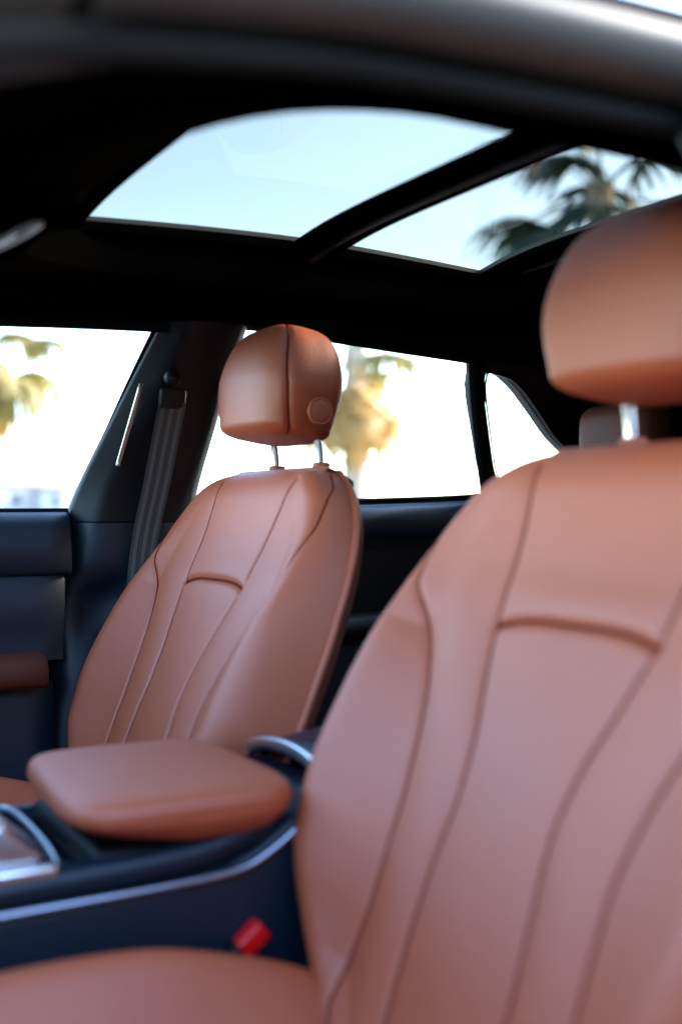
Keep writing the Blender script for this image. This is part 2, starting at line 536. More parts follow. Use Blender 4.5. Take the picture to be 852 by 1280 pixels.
fd = thing('front_door', 'closed front passenger door with dark inner panel, left of the centre pillar', 'car door', (.68, .6, .5))
sweep_y('upper_panel', [(.712, 1.098), (.70, 1.101), (.682, 1.100), (.668, 1.093), (.660, 1.078), (.656, 1.05), (.655, 1.012), (.664, 1.004)], .192, 1.05, M['trim'], fd, shift=lambda y: .0 - .004 * (y - .2) + .03 * max(0, y - .25) ** 2)
sweep_y('middle_panel', [(.672, 1.008), (.664, .995), (.668, .93), (.676, .885), (.672, .872)], .200, 1.05, M['trim'], fd, shift=lambda y: 0)
sweep_y('armrest', [(.68, .885), (.64, .886), (.612, .880), (.602, .866), (.604, .846), (.622, .838), (.68, .834)], .242, .98, M['dleather'], fd, shift=lambda y: -.005 * (y - .2))
sweep_y('lower_panel', [(.682, .838), (.676, .80), (.670, .70), (.66, .62), (.67, .55), (.70, .52)], .214, 1.05, M['trim'], fd, shift=lambda y: 0)
tube('window_seal', [(.690, y, 1.102 - .004 * (y - .2) + .03 * max(0, y - .25) ** 2) for y in np.linspace(.186, 1.0, 20)], .004, M['seal'], fd, 8)
o = plate('window_pane', dense(w_front), [], lambda y, z, k: (side_x(z) + .004 + .004 * k, y, z), 0, M['glass'], fd)

rd = thing('rear_door', 'closed rear door with dark inner panel behind the passenger seat', 'car door', (.68, -.3, .5))
sweep_y('upper_panel', [(.712, 1.092), (.70, 1.096), (.684, 1.094), (.670, 1.086), (.662, 1.07), (.66, 1.04), (.668, 1.032)], -.70, -.03, M['trim'], rd)
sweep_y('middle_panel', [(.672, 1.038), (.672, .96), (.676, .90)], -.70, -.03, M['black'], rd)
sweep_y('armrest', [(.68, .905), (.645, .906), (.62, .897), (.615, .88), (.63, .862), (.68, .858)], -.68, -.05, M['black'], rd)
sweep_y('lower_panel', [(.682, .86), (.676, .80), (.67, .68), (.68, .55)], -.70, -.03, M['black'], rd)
tube('window_seal', [(.688, y, sill(y) + .003) for y in np.linspace(-.60, -.03, 20)], .004, M['seal'], rd, 8)
plate('window_pane', dense(w_rear), [], lambda y, z, k: (side_x(z) + .004 + .004 * k, y, z), 0, M['glass'], rd)

# ------------------------------------------------------------------ front seats
TAU = R(23)
UPV = np.array([0, -math.sin(TAU), math.cos(TAU)]); NV = np.array([0, math.cos(TAU), math.sin(TAU)])
SO = np.array([0, 0, 1.165 - .5])         # top of the back, seat frame (base at cabin floor .5)
def seat_pt(X, N, Z):
    X, N, Z = np.broadcast_arrays(np.asarray(X, float), np.asarray(N, float), np.asarray(Z, float))
    return SO + X[..., None] * np.array([1., 0, 0]) + N[..., None] * NV + Z[..., None] * UPV

W_PTS = [(.012, .135), (0, .158), (-.02, .193), (-.05, .226), (-.10, .255), (-.16, .270), (-.25, .279), (-.34, .281), (-.41, .268), (-.46, .246), (-.50, .216), (-.54, .186), (-.58, .162), (-.62, .145)]
CEN = [(.0, .128), (-.05, .118), (-.10, .110), (-.17, .102), (-.23, .086), (-.29, .068), (-.34, .062), (-.40, .067), (-.48, .070), (-.60, .064)]
BOL = [(0, .175), (-.03, .202), (-.06, .222), (-.10, .236), (-.145, .232), (-.18, .208), (-.22, .180), (-.26, .160), (-.31, .145), (-.37, .136), (-.44, .136), (-.50, .142), (-.60, .140)]
seams = []
for sg in (-1, 1):
    z = np.linspace(-.018, -.590, 130); seams.append(np.stack([sg * interp(z, CEN), z], 1))
    z = np.linspace(-.006, -.585, 130); seams.append(np.stack([sg * np.minimum(interp(z, BOL), interp(z, W_PTS) - np.where(z < -.3, .045, .004)), z], 1))
cx = np.linspace(-.100, .100, 70)
crease = np.stack([cx, -.172 - .010 * (np.abs(cx) / .1) ** 4], 1)

def groove(X, Z, line, w, d):
    P = np.stack([X.ravel(), Z.ravel()], 1)
    out = np.full(len(P), 9.)
    for q0, q1 in zip(line[:-1], line[1:]):
        e = q1 - q0; L2 = e @ e + 1e-12
        t = np.clip(((P - q0) @ e) / L2, 0, 1)
        out = np.minimum(out, ((P - q0 - t[:, None] * e) ** 2).sum(1))
    return -d * np.exp(-out / w ** 2).reshape(X.shape)

def core(X, Z):
    xa = np.abs(X)
    xb = interp(Z, BOL); xc = interp(Z, CEN)
    hb = interp(Z, [(.02, 0), (-.02, .004), (-.06, .008), (-.10, .014), (-.14, .021), (-.18, .029), (-.22, .037), (-.27, .042), (-.34, .045), (-.42, .044), (-.48, .031), (-.54, .017), (-.62, .010)])
    Wz = interp(Z, W_PTS); xb = np.minimum(xb, Wz - .075)
    span = np.maximum(Wz - .022 - xb, .034)
    u = np.clip((xa - xb + .004) / span, 0, 1.15)
    hump = hb * (.15 * np.sin(np.minimum(u, 1) * math.pi / 2) + .85 * u ** 1.45)
    # middle strip between the two seams: rises towards the bolster as a soft ridge
    v = np.clip((xa - xc) / np.maximum(interp(Z, BOL) - xc, .02), 0, 1)
    ridge = .005 * np.sin(v * math.pi) ** 1.0 * interp(Z, [(.02, .2), (-.1, .5), (-.2, 1), (-.56, 1)])
    pil = .003 * (1 - np.clip(xa / np.maximum(xc, .02), 0, 1) ** 2)
    # belly of the panel under the crease
    bel = .010 * np.exp(-((Z + .36) / .14) ** 2) - .004 * np.exp(-((Z + .10) / .07) ** 2)
    fold = .001 * np.exp(-((Z + .150) / .016) ** 2) * np.clip(1 - (xa / .125) ** 4, 0, 1)
    return hump + ridge + pil + bel + fold

NO = -.050                                   # depth of the outline behind the front plane
def build_backrest(parent):
    nq, nz = 261, 330
    q = np.linspace(-1, 1, nq); q0 = .76
    zt_ = np.concatenate([np.linspace(0, 1, nz)])
    # rows: a short roll-over at the top, then down to the bottom
    Zc, Rz = -.050, .058
    rows = []
    for t in zt_:
        if t < .14:
            a = (1 - t / .14) * math.pi / 2; rows.append((Zc + Rz * math.sin(a), math.cos(a) ** .8))
        elif t > .93:
            a = (t - .93) / .07 * math.pi / 2; rows.append((-.585 - .035 * math.sin(a), math.cos(a) ** .8))
        else:
            rows.append((Zc + (-.585 - Zc) * (t - .14) / .79, 1.0))
    Z = np.array([r[0] for r in rows])[:, None]; cz = np.array([r[1] for r in rows])[:, None]
    W = interp(Z, W_PTS)
    qa = np.abs(q)[None, :]
    th = np.clip((qa - q0) / (1 - q0), 0, 1) * math.pi / 2
    Rx = np.minimum(.052, W * .40)
    xc = W - Rx
    X = np.where(qa < q0, xc * qa / q0, xc + Rx * np.sin(th)) * np.sign(q)[None, :]
    cx_ = np.cos(th) ** .75 * np.ones_like(Z)
    ZZ = Z * np.ones_like(X)
    N = core(X, ZZ)
    N = NO + (N - NO) * np.maximum(0, cx_ * cz)
    for s in seams: N = N + groove(X, ZZ, s[::2], .0034, .0030) * (cx_ * cz)
    N = N + groove(X, ZZ, crease[::2], .0048, .0055)
    bk = grid('backrest', seat_pt(X, N, ZZ), M['leather'], parent)
    # seam threads lie in the grooves, coloured dark to carry the groove shade
    def surf(line, lift):
        out = []
        for x, z in line:
            i = int(np.clip(np.searchsorted(-Z[:, 0], -z) - 1, 0, nz - 2))
            fz = min(1, max(0, (Z[i, 0] - z) / (Z[i, 0] - Z[i + 1, 0] + 1e-9)))
            nn = (1 - fz) * np.interp(x, X[i], N[i]) + fz * np.interp(x, X[i + 1], N[i + 1])
            out.append((x, nn + lift, z))
        out = np.array(out)
        k = np.array([.25, .5, .25])
        for _ in range(3):
            out[1:-1, 1] = .25 * out[:-2, 1] + .5 * out[1:-1, 1] + .25 * out[2:, 1]
        return seat_pt(out[:, 0], out[:, 1], out[:, 2])
    for s in seams: tube('seam', surf(s, .0006), .0013, M['seam'], bk, 6)
    tube('seam', surf(crease, .0010), .0020, M['seam'], bk, 6)
    # outline piping and the moulded back shell
    ol = [(X[i, -1], N[i, -1], Z[i, 0]) for i in range(0, nz, 4)]
    ol_l = [(X[i, 0], N[i, 0], Z[i, 0]) for i in range(nz - 1, -1, -4)]
    top = [(x, NO, Z[0, 0]) for x in np.linspace(ol_l[-1][0], ol[0][0], 12)[1:-1]]
    path = np.array(ol_l + top + ol)
    tube('piping', seat_pt(path[:, 0] * 1.004, path[:, 1] - .004, path[:, 2]), .0052, M['leather'], bk, 8)
    nz2 = 60
    idx = np.linspace(0, nz - 1, nz2).astype(int)
    a = np.linspace(-1, 1, 41)
    Zs = Z[idx]; Ws = interp(Zs, W_PTS) - .004
    thr = np.linspace(0, 1, nz2)[:, None]
    X2 = Ws * np.sin(a * math.pi / 2)[None, :]
    N2 = NO - .004 - .055 * (np.cos(a * math.pi / 2)[None, :] ** .6) * np.sin(np.clip(thr * 1.0, 0, 1) * math.pi) ** .35
    grid('back_shell', seat_pt(X2, N2, Zs * np.ones_like(X2)), M['dleather'], parent, flip=True)
    # collar at the top through which the posts pass
    P = []
    for t in np.linspace(0, 1, 25):
        x = -.15 + .30 * t
        P.append([(x, n_, z_) for n_, z_ in ((-.030, .0035), (-.034, .0105), (-.060, .0120), (-.074, .009), (-.078, .002))])
    P = np.array(P); P[0, :, 2] -= .004; P[-1, :, 2] -= .004
    grid('top_collar', seat_pt(P[..., 0], P[..., 1], P[..., 2]), M['leather'], parent)
    return bk

def local(me_obj): return me_obj
class _L: pass

HR_C = np.array([0, -.036, 1.281 - .5])
HT = R(9)
def build_headrest(parent):
    """rounded block: flat front, side cheeks with a seam, flat underside"""
    nt, ns = 90, 160
    t = np.linspace(-1, 1, nt)
    P = np.zeros((nt, ns, 3))
    for i, ti in enumerate(t):
        # profile over height: flat-ish bottom, domed top
        if ti < -.78:
            k = math.cos((-.78 - ti) / .22 * math.pi / 2) ** .46
            zz = -.0815 + .018 * (1 - math.sin((-.78 - ti) / .22 * math.pi / 2)) - .0
        else:
            k = 1; zz = None
        h = (ti + .78) / 1.78
        if zz is None: zz = -.0635 +   .1415 * (math.sin(h * math.pi / 2) if h > 0 else 0) ** 1.0
        hh = max(0, h)
        dome_ = max(0., math.cos(hh * math.pi / 2)) ** .47
        hw = interp(hh, [(0, .102), (.12, .113), (.25, .121), (.35, .124), (1, .126)]) * min(1, dome_ * 1.03)
        hd = interp(hh, [(0, .060), (.15, .0625), (.3, .063), (1, .064)]) * min(1, dome_ * 1.05)
        sh = interp(hh, [(0, 0), (.5, .002), (1, .008)])
        for j in range(ns):
            a = 2 * math.pi * j / ns
            c, s = math.cos(a), math.sin(a)
            n_ = 3.3 if s > 0 else 3.0
            r = (abs(c) ** n_ + abs(s) ** n_) ** (-1 / n_)
            x = r * c * hw * k; y = r * s * hd * k + sh
            # front face bows out a little
            if s > 0: y += .005 * (1 - min(1, abs(x) / .13) ** 2) * math.sin(min(1, hh * 1.1 + .1) * math.pi) * k
            P[i, j] = (x, y, zz)
    def place(Q):
        c, s = math.cos(HT), math.sin(HT)
        Q = np.asarray(Q)
        return np.stack([Q[..., 0], c * Q[..., 1] - s * Q[..., 2], s * Q[..., 1] + c * Q[..., 2]], -1) + HR_C
    # seam loop: meridian of constant angle on each cheek, pressed in
    js = {}
    seam_lines = []
    for aa in (R(142), R(38)):
        j0 = int(round(aa / (2 * math.pi) * ns)) % ns
        line = []
        for i in range(4, nt - 6):
            # the seam wanders: further back at the bottom
            u = i / nt
            w = (.38 * (max(0, .50 - u) / .50) ** 2) * (1 if aa > math.pi / 2 else -1)
            jj = (j0 + w * ns / (2 * math.pi)) % ns
            a0 = int(jj); fr = jj - a0
            p = P[i, a0 % ns] * (1 - fr) + P[i, (a0 + 1) % ns] * fr
            line.append(p)
        seam_lines.append(np.array(line))
    flat = P.reshape(-1, 3)
    cen = np.zeros_like(flat); cen[:, 2] = flat[:, 2]
    for line in seam_lines:
        d = np.full(len(flat), 9.)
        for qv in line[::1]: d = np.minimum(d, ((flat - qv) ** 2).sum(1))
        dirv = cen - flat; L = np.linalg.norm(dirv, axis=1)[:, None] + 1e-6
        flat = flat + dirv / L * (.0035 * np.exp(-d / .0038 ** 2))[:, None]
    P2 = flat.reshape(P.shape)
    hr = grid('headrest', place(P2), M['leather'], parent, cv=True)
    for line in seam_lines:
        q = line.copy(); q[:, :2] *= .985
        tube('seam', place(q), .0013, M['seam'], hr, 6)
    # release button on the inboard cheek
    i = int(nt * .30)
    hwx = abs(P2[i, ns // 2, 0])
    prof = [(.0185, -.003), (.0185, .0012), (.0172, .0022), (.0160, .0010), (.0152, .0008), (.0142, .0018), (.010, .0024), (.005, .0026), (.001, .0026)]
    Mt = Matrix(((0, 0, -1, -hwx + .0005), (1, 0, 0, -.008), (0, 1, 0, -.045), (0, 0, 0, 1)))
    b = np.array([[(r * math.cos(2 * math.pi * k / 28), r * math.sin(2 * math.pi * k / 28), z) for k in range(28)] for r, z in prof])
    mm = np.array(Mt); b = b @ mm[:3, :3].T + mm[:3, 3]
    grid('release_button', place(b), M['leather'], hr, cv=True)
    for sx in (-1, 1):
        z0, z1 = .66, .722
        path = [(sx * .070, -.062 + .010 * u - .003 * math.sin(u * math.pi), z0 + (z1 - z0) * u) for u in np.linspace(0, 1, 10)]
        tube('headrest_post', path, .0056, M['polish'], parent, 16)
        lathe('post_guide', [(.012, -.004), (.0125, .002), (.011, .004), (.008, .0045)], M['leather'], parent, 20, Matrix.Translation((sx * .070, -.064, .6645)))
    return hr

def build_cushion(parent):
    """seat base: lower middle, raised side bolsters"""
    y0, y1 = .10, .70
    ny, nx = 120, 121
    P = []
    for ty in np.linspace(-1, 1, ny):
        if ty < -.80: a = (-.80 - ty) / .2 * math.pi / 2; y = y0 + .10 * (1 - math.sin(a)); cy = math.cos(a) ** .7
        elif ty > .80: a = (ty - .80) / .2 * math.pi / 2; y = y1 - .08 * (1 - math.sin(a)); cy = math.cos(a) ** .6
        else: y = y0 + .10 + (y1 - .08 - y0 - .10) * (ty + .8) / 1.6; cy = 1
        W = interp(y, [(.10, .19), (.18, .228), (.3, .240), (.5, .243), (.65, .235), (.70, .22)])
        row = []
        for qx in np.linspace(-1, 1, nx):
            qa = abs(qx)
            if qa < .72: x = (W - .07) * qa / .72; cx_ = 1
            else: a = (qa - .72) / .28 * math.pi / 2; x = W - .07 + .07 * math.sin(a); cx_ = math.cos(a) ** .7
            base = interp(y, [(.10, .118), (.2, .150), (.35, .163), (.55, .182), (.70, .185)])
            b = interp(y, [(.10, -.0), (.18, .030), (.27, .056), (.37, .072), (.50, .060), (.70, .03)])
            hump = b * (math.sin(min(1, max(0, (x - .125) / .065)) * math.pi / 2)) ** 1.4
            z = base + hump + .006 * (1 - min(1, x / .12) ** 2)
            for xs in (.062, .128): z -= .0045 * math.exp(-((x - xs) / .004) ** 2)
            row.append((x * (1 if qx > 0 else -1), y, .06 + (z - .06) * max(0, cx_ * cy)))
        P.append(row)
    cu = grid('cushion', np.array(P), M['leather'], parent, flip=True)
    rbox('seat_base', (-.215, .02, -.0), (.215, .60, .075), M['black'], parent, .02)
    for sx in (-1, 1):
        rbox('side_valance', (sx * .222 - .012, .03, .03), (sx * .222 + .012, .58, .115), M['trim'], parent, .012)
    return cu

def make_seat(xs, label):
    t = thing('front_seat', label, 'car seat', (0, 0, 0), 'front seats')
    build_cushion(t); build_backrest(t); build_headrest(t)
    t.location = (xs, 0, .5)
    return t
seat_far = make_seat(.385, 'far tan leather front seat beside the belt pillar, whole headrest with round button in view')
seat_near = copy_tree(seat_far)
seat_near.location = (-.371, 0, .5)
seat_near['label'] = 'near tan leather front seat filling the right side, cut by the photo edge'

# ------------------------------------------------------------------ rear seat
rs = thing('rear_seat', 'dark rear bench seat mostly hidden behind the near front seat', 'car seat', (0, -.52, .5))
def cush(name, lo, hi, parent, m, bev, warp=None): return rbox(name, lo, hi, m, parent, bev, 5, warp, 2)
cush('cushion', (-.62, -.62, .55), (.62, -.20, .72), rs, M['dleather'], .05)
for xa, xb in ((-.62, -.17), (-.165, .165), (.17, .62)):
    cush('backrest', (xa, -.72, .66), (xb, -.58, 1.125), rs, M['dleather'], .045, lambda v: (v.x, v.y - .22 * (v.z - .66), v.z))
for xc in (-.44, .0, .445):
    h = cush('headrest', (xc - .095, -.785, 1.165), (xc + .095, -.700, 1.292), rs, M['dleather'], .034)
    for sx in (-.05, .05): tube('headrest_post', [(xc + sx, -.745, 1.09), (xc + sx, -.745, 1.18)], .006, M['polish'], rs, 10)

# ------------------------------------------------------------------ centre console
cc = thing('center_console', 'dark center console with chrome trim lines running between the front seats', 'console', (0, .3, .5))
prof = [(1.0, .50), (1.0, .765), (.70, .762), (.46, .764), (.34, .766), (.27, .772), (.235, .786), (.205, .806), (.17, .822), (.12, .818), (.10, .80), (.0, .80), (-.06, .79), (-.10, .74), (-.11, .50)]
def console_body():
    n_ = len(prof)
    P = []
    for x, sh in ((-.132, .012), (-.140, .006), (-.146, .0), (-.147, -.02)):
        pass
    xs = [-.122, -.121, -.117, -.109, -.08, 0, .08, .109, .117, .121, .122]
    dr = [.016, .008, .003, 0, 0, 0, 0, 0, .003, .008, .016]
    rows = []
    for x, d in zip(xs, dr): rows.append([(x, y, z - (d if z > .6 else 0)) for y, z in prof])
    # vertical side skirts
    rows = [[(-.122, y, min(z, .5)) for y, z in prof]] + rows + [[(.122, y, min(z, .5)) for y, z in prof]]
    return grid('console_body', np.array(rows), M['trim'], cc, flip=True)
console_body()
for sx in (-1, 1):
    led = catmull([(sx * .111, .98, .776), (sx * .111, .60, .776), (sx * .111, .42, .778), (sx * .111, .30, .784), (sx * .111, .25, .798), (sx * .111, .222, .812)], 40)
    tube('edge_ledge', led, .0145, M['trim'], cc, 12, flat=1.05)
    ch = catmull([(sx * .125, .98, .757), (sx * .125, .60, .759), (sx * .125, .43, .761), (sx * .125, .32, .763), (sx * .125, .255, .768), (sx * .125, .220, .783), (sx * .125, .192, .802), (sx * .124, .155, .828)], 60)
    tube('chrome_trim', ch, .0050, M['chrome'], cc, 8)
rbox('top_tray', (-.100, .22, .763), (.100, .98, .7745), M['gloss'], cc, .004)
# rear hood with bright arched rim
def hood():
    P = []
    for t, (y, lift) in enumerate([(.128, 0), (.122, .006), (.105, .012), (.07, .018), (.03, .020), (-.02, .014), (-.06, -.005), (-.09, -.05), (-.10, -.12)]):
        row = []
        for x in np.linspace(-1, 1, 31):
            xa = abs(x)
            z = .8435 - .030 * xa ** 2.4 - (.12 * max(0, (xa - .90) / .10) ** 2)
            row.append((x * .118, y - .012 * (1 - xa ** 2) * 0 + .018 * (0), z + lift))
        P.append(row)
    return grid('rear_hood', np.array(P), M['trim'], cc, flip=False)
hood()
rim = catmull([(.121, .131, .785), (.120, .134, .810), (.110, .138, .828), (.07, .138, .841), (0, .140, .846), (-.07, .146, .841), (-.110, .150, .828), (-.120, .150, .810), (-.121, .150, .785)], 50)
tube('hood_rim', rim, .0085, M['silver'], cc, 10, flat=.62)
P = np.array([[(x, y0 - .01, z0 - .003) for x, y0, z0 in rim], [(x * .93, y0 - .05, .80 + (z0 - .80) * .6) for x, y0, z0 in rim], [(x * .9, y0 - .09, .79) for x, y0, z0 in rim]])
grid('hood_recess', P, M['gloss'], cc)
# padded armrest lid
def arm():
    nx = 96
    c = np.array([-.014, .303])
    prof_ = [(.0, .8500), (.35, .8498), (.62, .8495), (.82, .8488), (.90, .8478), (.945, .8462), (.975, .8435), (.993, .8390), (1.0, .833), (.994, .8295), (.990, .8288), (.992, .8280),
             (.986, .8240), (.955, .8170), (.915, .8105), (.87, .8050), (.82, .8015), (.77, .8000), (.0, .7995)]
    P = []
    for k, z in prof_:
        row = []
        for j in range(nx):
            a = 2 * math.pi * j / nx
            cs, sn = math.cos(a), math.sin(a)
            n_ = 5.5
            r = (abs(cs) ** n_ + abs(sn) ** n_) ** (-1 / n_)
            x, y = r * cs * .136, r * sn * .108
            y *= 1 - .10 * (x / .142) * (1 if y > 0 else 0)      # front edge runs slightly aslant
            row.append((c[0] + x * k, c[1] + y * k, z))
        P.append(row)
    P = np.array(P)
    f_ = np.clip((P[..., 1] - c[1]) / .112, 0, 1)
    P[..., 2] += np.where(P[..., 2] < .8300, (.8300 - P[..., 2]) * .65 * f_, 0)
    return grid('armrest', P, M['leather'], cc, cv=True)
ar = arm()
rbox('armrest_hinge', (-.08, .15, .770), (.08, .22, .800), M['black'], cc, .012)
rbox('armrest_base', (-.115, .21, .772), (.110, .39, .800), M['black'], cc, .01)
# gear selector in its glossy surround
gs = rbox('selector_surround', (-.118, .420, .770), (.118, .80, .788), M['gloss'], cc, .007)
tube('surround_rim', catmull([(-.118, .70, .788), (-.120, .50, .789), (-.116, .436, .789), (-.100, .420, .790), (-.03, .414, .793), (.06, .414, .795), (.105, .420, .794), (.118, .45, .791), (.120, .70, .789)], 50), .0032, M['silver'], gs, 8)
sl = rbox('gear_selector', (-.115, .432, .792), (-.015, .60, .838), M['silver'], cc, .012, 4, lambda v: (v.x, v.y + (.030 if v.z > .82 else 0) * (1 if v.y < .5 else .2), v.z))
rbox('selector_edge', (-.124, .424, .784), (-.108, .62, .797), M['polish'], sl, .005)

# ------------------------------------------------------------------ belts and buckle
sb = thing('seat_belt', 'grey seat belt hanging from its loop on the centre pillar', 'seat belt', (.56, .08, .95))
top = np.array([.522, .076, 1.262]); bot = np.array([.658, .154, .64])
belt_path = catmull([(.522, .076, 1.262), (.580, .078, 1.15), (.640, .082, 1.025), (.658, .085, .85), (.662, .088, .64)], 24)
def ribbon(name, y0, y1, m, lift, parent):
    P = []
    for t in np.linspace(0, 1, 24):
        c = belt_path[int(round(t * 23))]
        row = []
        for u in np.linspace(y0, y1, 5):
            row.append(c + np.array([.008 * u, .019 * u, .0]) + np.array([-lift, -lift * .2, 0]))
        P.append(row)
    return grid(name, np.array(P), m, parent)
wb = ribbon('webbing', -1, 1, M['web'], 0, sb)
for a in (-.78, -.14, .50): ribbon('woven_stripe', a, a + .28, M['webl'], .0007, wb)
rbox('belt_loop', (.514, .056, 1.254), (.524, .098, 1.284), M['black'], sb, .006, 3, lambda v: (v.x - .25 * (v.z - 1.27), v.y, v.z))
lathe('anchor_bolt', [(.013, 0), (.013, .006), (.010, .012), (.001, .013)], M['black'], sb, 20, Matrix(((0, 0, -1, .528), (1, 0, 0, .075), (0, 1, 0, 1.300), (0, 0, 0, 1))))
bk = thing('seat_belt_buckle', 'black seat belt buckle with red press button beside the near seat cushion', 'buckle', (-.145, .26, .62))
def tilt(v):
    c = Vector((-.134, .262, .715)); d = v - c
    a = R(50)
    d *= .85; return (v.x, c.y - .020 + d.y * math.cos(a) - d.z * math.sin(a), c.z - .004 + d.y * math.sin(a) + d.z * math.cos(a))
rbox('buckle_body', (-.1445, .248, .600), (-.1235, .276, .690), M['black'], bk, .004, 3, tilt)
rbox('release_button', (-.1435, .2500, .6850), (-.1245, .2740, .7230), M['red'], bk, .004, 3, tilt)
tube('buckle_stalk', [(-.134, .240, .50), (-.134, .236, .58), (-.134, .240, .66)], .008, M['black'], bk, 8)

# ------------------------------------------------------------------ overhead lamp console in the front of the roof
oc = thing('overhead_console', 'black overhead console with shiny lamp rim at the front of the roof', 'roof console', (.03, .47, 1.38))
rbox('housing', (-.10, .392, 1.368), (.16, .60, 1.397), M['liner'], oc, .012, 3, lambda v: (v.x, v.y, v.z - .12 * (v.y - .42)))
ring_ = [(.030 + .082 * math.cos(a), .432 + .011 * math.sin(a) + .10 * .082 * math.cos(a), 1.3655 - .003 * math.sin(a)) for a in np.linspace(0, 2 * math.pi, 49)[:-1]]
tube('lamp_rim', ring_, .0036, mat('lamp_rim_metal', (.22, .18, .14), .3, metal=1), oc, 8, closed=True)
P = np.array([[(.034 + k * (p[0] - .034), .432 + k * (p[1] - .432), p[2] - .002 * (1 - k)) for p in ring_] for k in (1, .6, .05)])
grid('lamp_lens', P, M['gloss'], oc, cv=True)

# ------------------------------------------------------------------ palms and far buildings outside
def leaf_mat(name, a, b, trans):
    m = bpy.data.materials.new(name); m.use_nodes = True
    nt = m.node_tree; nt.nodes.clear()
    out = nt.nodes.new('ShaderNodeOutputMaterial')
    tc = nt.nodes.new('ShaderNodeTexCoord')
    nz = nt.nodes.new('ShaderNodeTexNoise'); nz.inputs['Scale'].default_value = 2.2
    nt.links.new(tc.outputs['Object'], nz.inputs['Vector'])
    mx = nt.nodes.new('ShaderNodeMix'); mx.data_type = 'RGBA'
    mx.inputs['A'].default_value = (*a, 1); mx.inputs['B'].default_value = (*b, 1)
    nt.links.new(nz.outputs['Fac'], mx.inputs['Factor'])
    df = nt.nodes.new('ShaderNodeBsdfPrincipled'); df.inputs['Roughness'].default_value = .5
    tr = nt.nodes.new('ShaderNodeBsdfTranslucent')
    ms = nt.nodes.new('ShaderNodeMixShader'); ms.inputs[0].default_value = trans
    nt.links.new(mx.outputs['Result'], df.inputs['Base Color']); nt.links.new(mx.outputs['Result'], tr.inputs[0])
    nt.links.new(df.outputs[0], ms.inputs[1]); nt.links.new(tr.outputs[0], ms.inputs[2]); nt.links.new(ms.outputs[0], out.inputs[0])
    return m
M['frond'] = leaf_mat('palm_green', (.12, .12, .025), (.28, .20, .035), .6)
M['fronddead'] = leaf_mat('palm_dry', (.42, .25, .08), (.58, .36, .13), .5)
M['bark'] = mat('palm_bark', (.36, .28, .21), .9, bump=.8, bscale=9, var=.3, vscale=5)

def fan_mesh(name, seed, m, droop):
    """one fan leaf: stalk along +X, blade of folded fingers that hang at the tips"""
    rg = random.Random(seed)
    V, F = [], []
    L = .75
    for k in range(7):                          # stalk
        u = k / 6
        for dy, dz in ((-.018, 0), (.018, 0), (0, .022)):
            V.append((L * u, dy * (1 - .4 * u), dz - .10 * u * u))
    for k in range(6):
        for c in range(3):
            a, b = k * 3 + c, k * 3 + (c + 1) % 3
            F.append((a, b, b + 3, a + 3))
    nf = 22
    for k in range(nf):
        ang = R(-125 + 250 * k / (nf - 1)) + rg.uniform(-.04, .04)
        ln = (.78 - .22 * abs(k / (nf - 1) - .5) * 2) * rg.uniform(.85, 1.1)
        w = .036
        base = len(V)
        for j in range(6):
            u = j / 5
            r = ln * u
            ww = w * (.35 + 1.4 * u) if u < .55 else w * 1.12 * (1 - u) / .45 + .003
            dz = -droop * (u ** 2.4) * ln * rg.uniform(.8, 1.2) - .10
            px, py = L + r * math.cos(ang), r * math.sin(ang)
            nx_, ny_ = -math.sin(ang), math.cos(ang)
            sh = 1 - .35 * u * droop
            px = L + (px - L) * sh; py *= sh
            V.append((px + nx_ * ww, py + ny_ * ww, dz - .014 * (1 - u)))
            V.append((px, py, dz + .014 * (1 - u)))
            V.append((px - nx_ * ww, py - ny_ * ww, dz - .014 * (1 - u)))
        for j in range(5):
            for c in range(2):
                a = base + j * 3 + c
                F.append((a, a + 3, a + 4, a + 1))
    me = bpy.data.meshes.new(name); me.from_pydata(V, [], F); me.update(); me.materials.append(m)
    me['local'] = 1
    return me
FR = [fan_mesh('frond', 10 + k, M['frond'], .45 + .2 * k) for k in range(3)]
M['frondd'] = leaf_mat('palm_green_darkened', (.015, .04, .03), (.03, .06, .04), .3)  # darker green copy, so the palm reads dark through the tinted glass
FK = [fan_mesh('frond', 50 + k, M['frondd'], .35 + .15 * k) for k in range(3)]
FD = [fan_mesh('dry_frond', 30 + k, M['fronddead'], .9) for k in range(2)]

def palm(s, d, h, label, seed, nfr=30, ndry=14, lean=0, size=1.0, FR=FR):
    rg = random.Random(seed)
    x, y = bearing(s, d)
    t = thing('palm_tree', label, 'palm tree', (x, y, 0), 'palms outside the car')
    P = []
    for k in range(34):
        u = k / 33
        r = (.17 - .05 * u + .08 * max(0, .06 - u) / .06) * (1.0 + (.06 if k % 2 else 0)) * size
        cx_ = lean * u * u
        P.append([(x + cx_ + r * math.cos(a), y + r * math.sin(a), u * (h - .1)) for a in np.linspace(0, 2 * math.pi, 15)[:-1]])
    grid('trunk', np.array(P), M['bark'], t, cv=True)
    for k in range(nfr + ndry):
        dry = k >= nfr
        me = rg.choice(FD if dry else FR)
        o = bpy.data.objects.new('dry_frond' if dry else 'frond', me)
        col.objects.link(o); o.parent = t
        az = k * 2.39996 + rg.uniform(-.3, .3)
        u = (k + .5) / nfr
        pitch = R(-62 + 95 * u + rg.uniform(-8, 8)) if not dry else R(rg.uniform(48, 78))
        o.location = (lean + .06 * math.cos(az), .06 * math.sin(az), h - .12 - (.30 * rg.random() if dry else .2 * u))
        o.rotation_euler = (rg.uniform(-.3, .3), pitch, az)
        sc_ = size * rg.uniform(.85, 1.15); o.scale = (sc_,) * 3
    return t
palm(-.308, 19, 4.2, 'palm hanging yellow-green fronds into the front passenger window', 3, 13, 6, 0, 1.3)
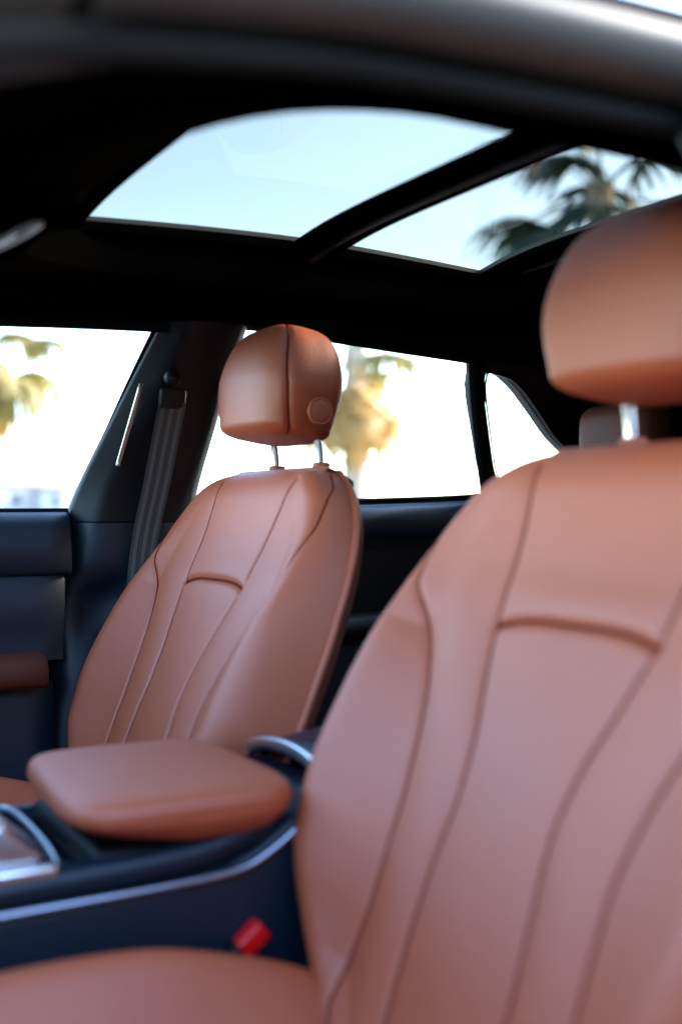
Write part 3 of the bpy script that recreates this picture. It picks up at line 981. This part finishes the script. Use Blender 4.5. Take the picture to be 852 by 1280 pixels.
palm(.012, 17, 3.75, 'palm whose trunk rises right behind the far headrest', 5, 7, 14, 0, 1.2)
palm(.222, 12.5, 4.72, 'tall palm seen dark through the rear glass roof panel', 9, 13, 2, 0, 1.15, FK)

def building(s, d, w, dp, h, colr, label, nwin, roofc):
    x, y = bearing(s, d)
    t = thing('building', label, 'building', (x, y, 0), 'far pale buildings')
    m = mat('render_wall', colr, .9, var=.05, vscale=.2)  # pale wall colour stands in for the distance haze
    rbox('wall', (x - dp / 2, y - w / 2, -.2), (x + dp / 2, y + w / 2, h), m, t, .05, 1)
    rbox('roof', (x - dp / 2 - .4, y - w / 2 - .4, h), (x + dp / 2 + .4, y + w / 2 + .4, h + .35), mat('roof_slab', roofc, .9), t, .05, 1)
    wm = mat('far_window', (.10, .11, .13), .2)
    for k in range(nwin):
        yy = y - w / 2 + w * (k + .5) / nwin
        rbox('window', (x - dp / 2 - .06, yy - .55, h * .45), (x - dp / 2 + .1, yy + .55, h * .45 + 1.5), wm, t, .02, 1)
    return t
building(-.285, 150, 16, 9, 4.3, (.42, .38, .36), 'low pinkish building leftmost on the horizon in the front window', 5, (.30, .24, .22))
building(-.262, 165, 9, 8, 4.9, (.40, .40, .40), 'pale grey building second from the left on the horizon', 3, (.33, .32, .31))
building(-.238, 150, 7, 7, 3.9, (.45, .42, .40), 'small pale building on the horizon nearest the centre pillar', 2, (.34, .28, .27))

# ------------------------------------------------------------------ unseen near front door, added swung open to shade the lower cabin
od = thing('front_door', 'open driver door swung out on the near side, outside the picture', 'car door', (-.74, 1.16, .45))
A = R(160)
def swing(u, z, k):                       # u from hinge outwards
    c, s_ = math.cos(A), math.sin(A)
    w = .05 * k + .02 * math.sin((z - .45) * 3)
    return (-.74 + u * c - w * s_ * -1, 1.16 - u * s_ * -1 * -1 + w * c * -1, z)
plate('door_shell', dense([(0, .48), (1.0, .48), (1.05, .9), (1.02, 1.10), (0, 1.10)], .08), [], swing, 0, M['paint'], od)
plate('window_frame', dense([(0, 1.10), (1.02, 1.10), (.94, 1.37), (.62, 1.38), (.35, 1.30)], .06), [dense([(.12, 1.125), (.97, 1.125), (.90, 1.345), (.63, 1.352), (.37, 1.278)], .06)], swing, 0, M['seal'], od)

# ------------------------------------------------------------------ unseen wall added on the near side to shade the cabin
wl = thing('shade_wall', 'unseen dark wall added to block light from the near side', 'wall', (-3.1, .5, 0))
plate('wall_face', [(-6.5, -.1), (8.0, -.1), (8.0, 1.75), (-6.5, 1.75)], [], lambda y, z, k: (-3.1 - .25 * k, y, z), 0, mat('dark_render', (.055, .052, .05), .9, bump=.5, bscale=30, var=.15, vscale=1.5), wl)
rbox('coping', (-3.40, -6.55, 1.75), (-3.05, 8.05, 1.83), mat('coping_stone', (.12, .115, .11), .85), wl, .01, 2)
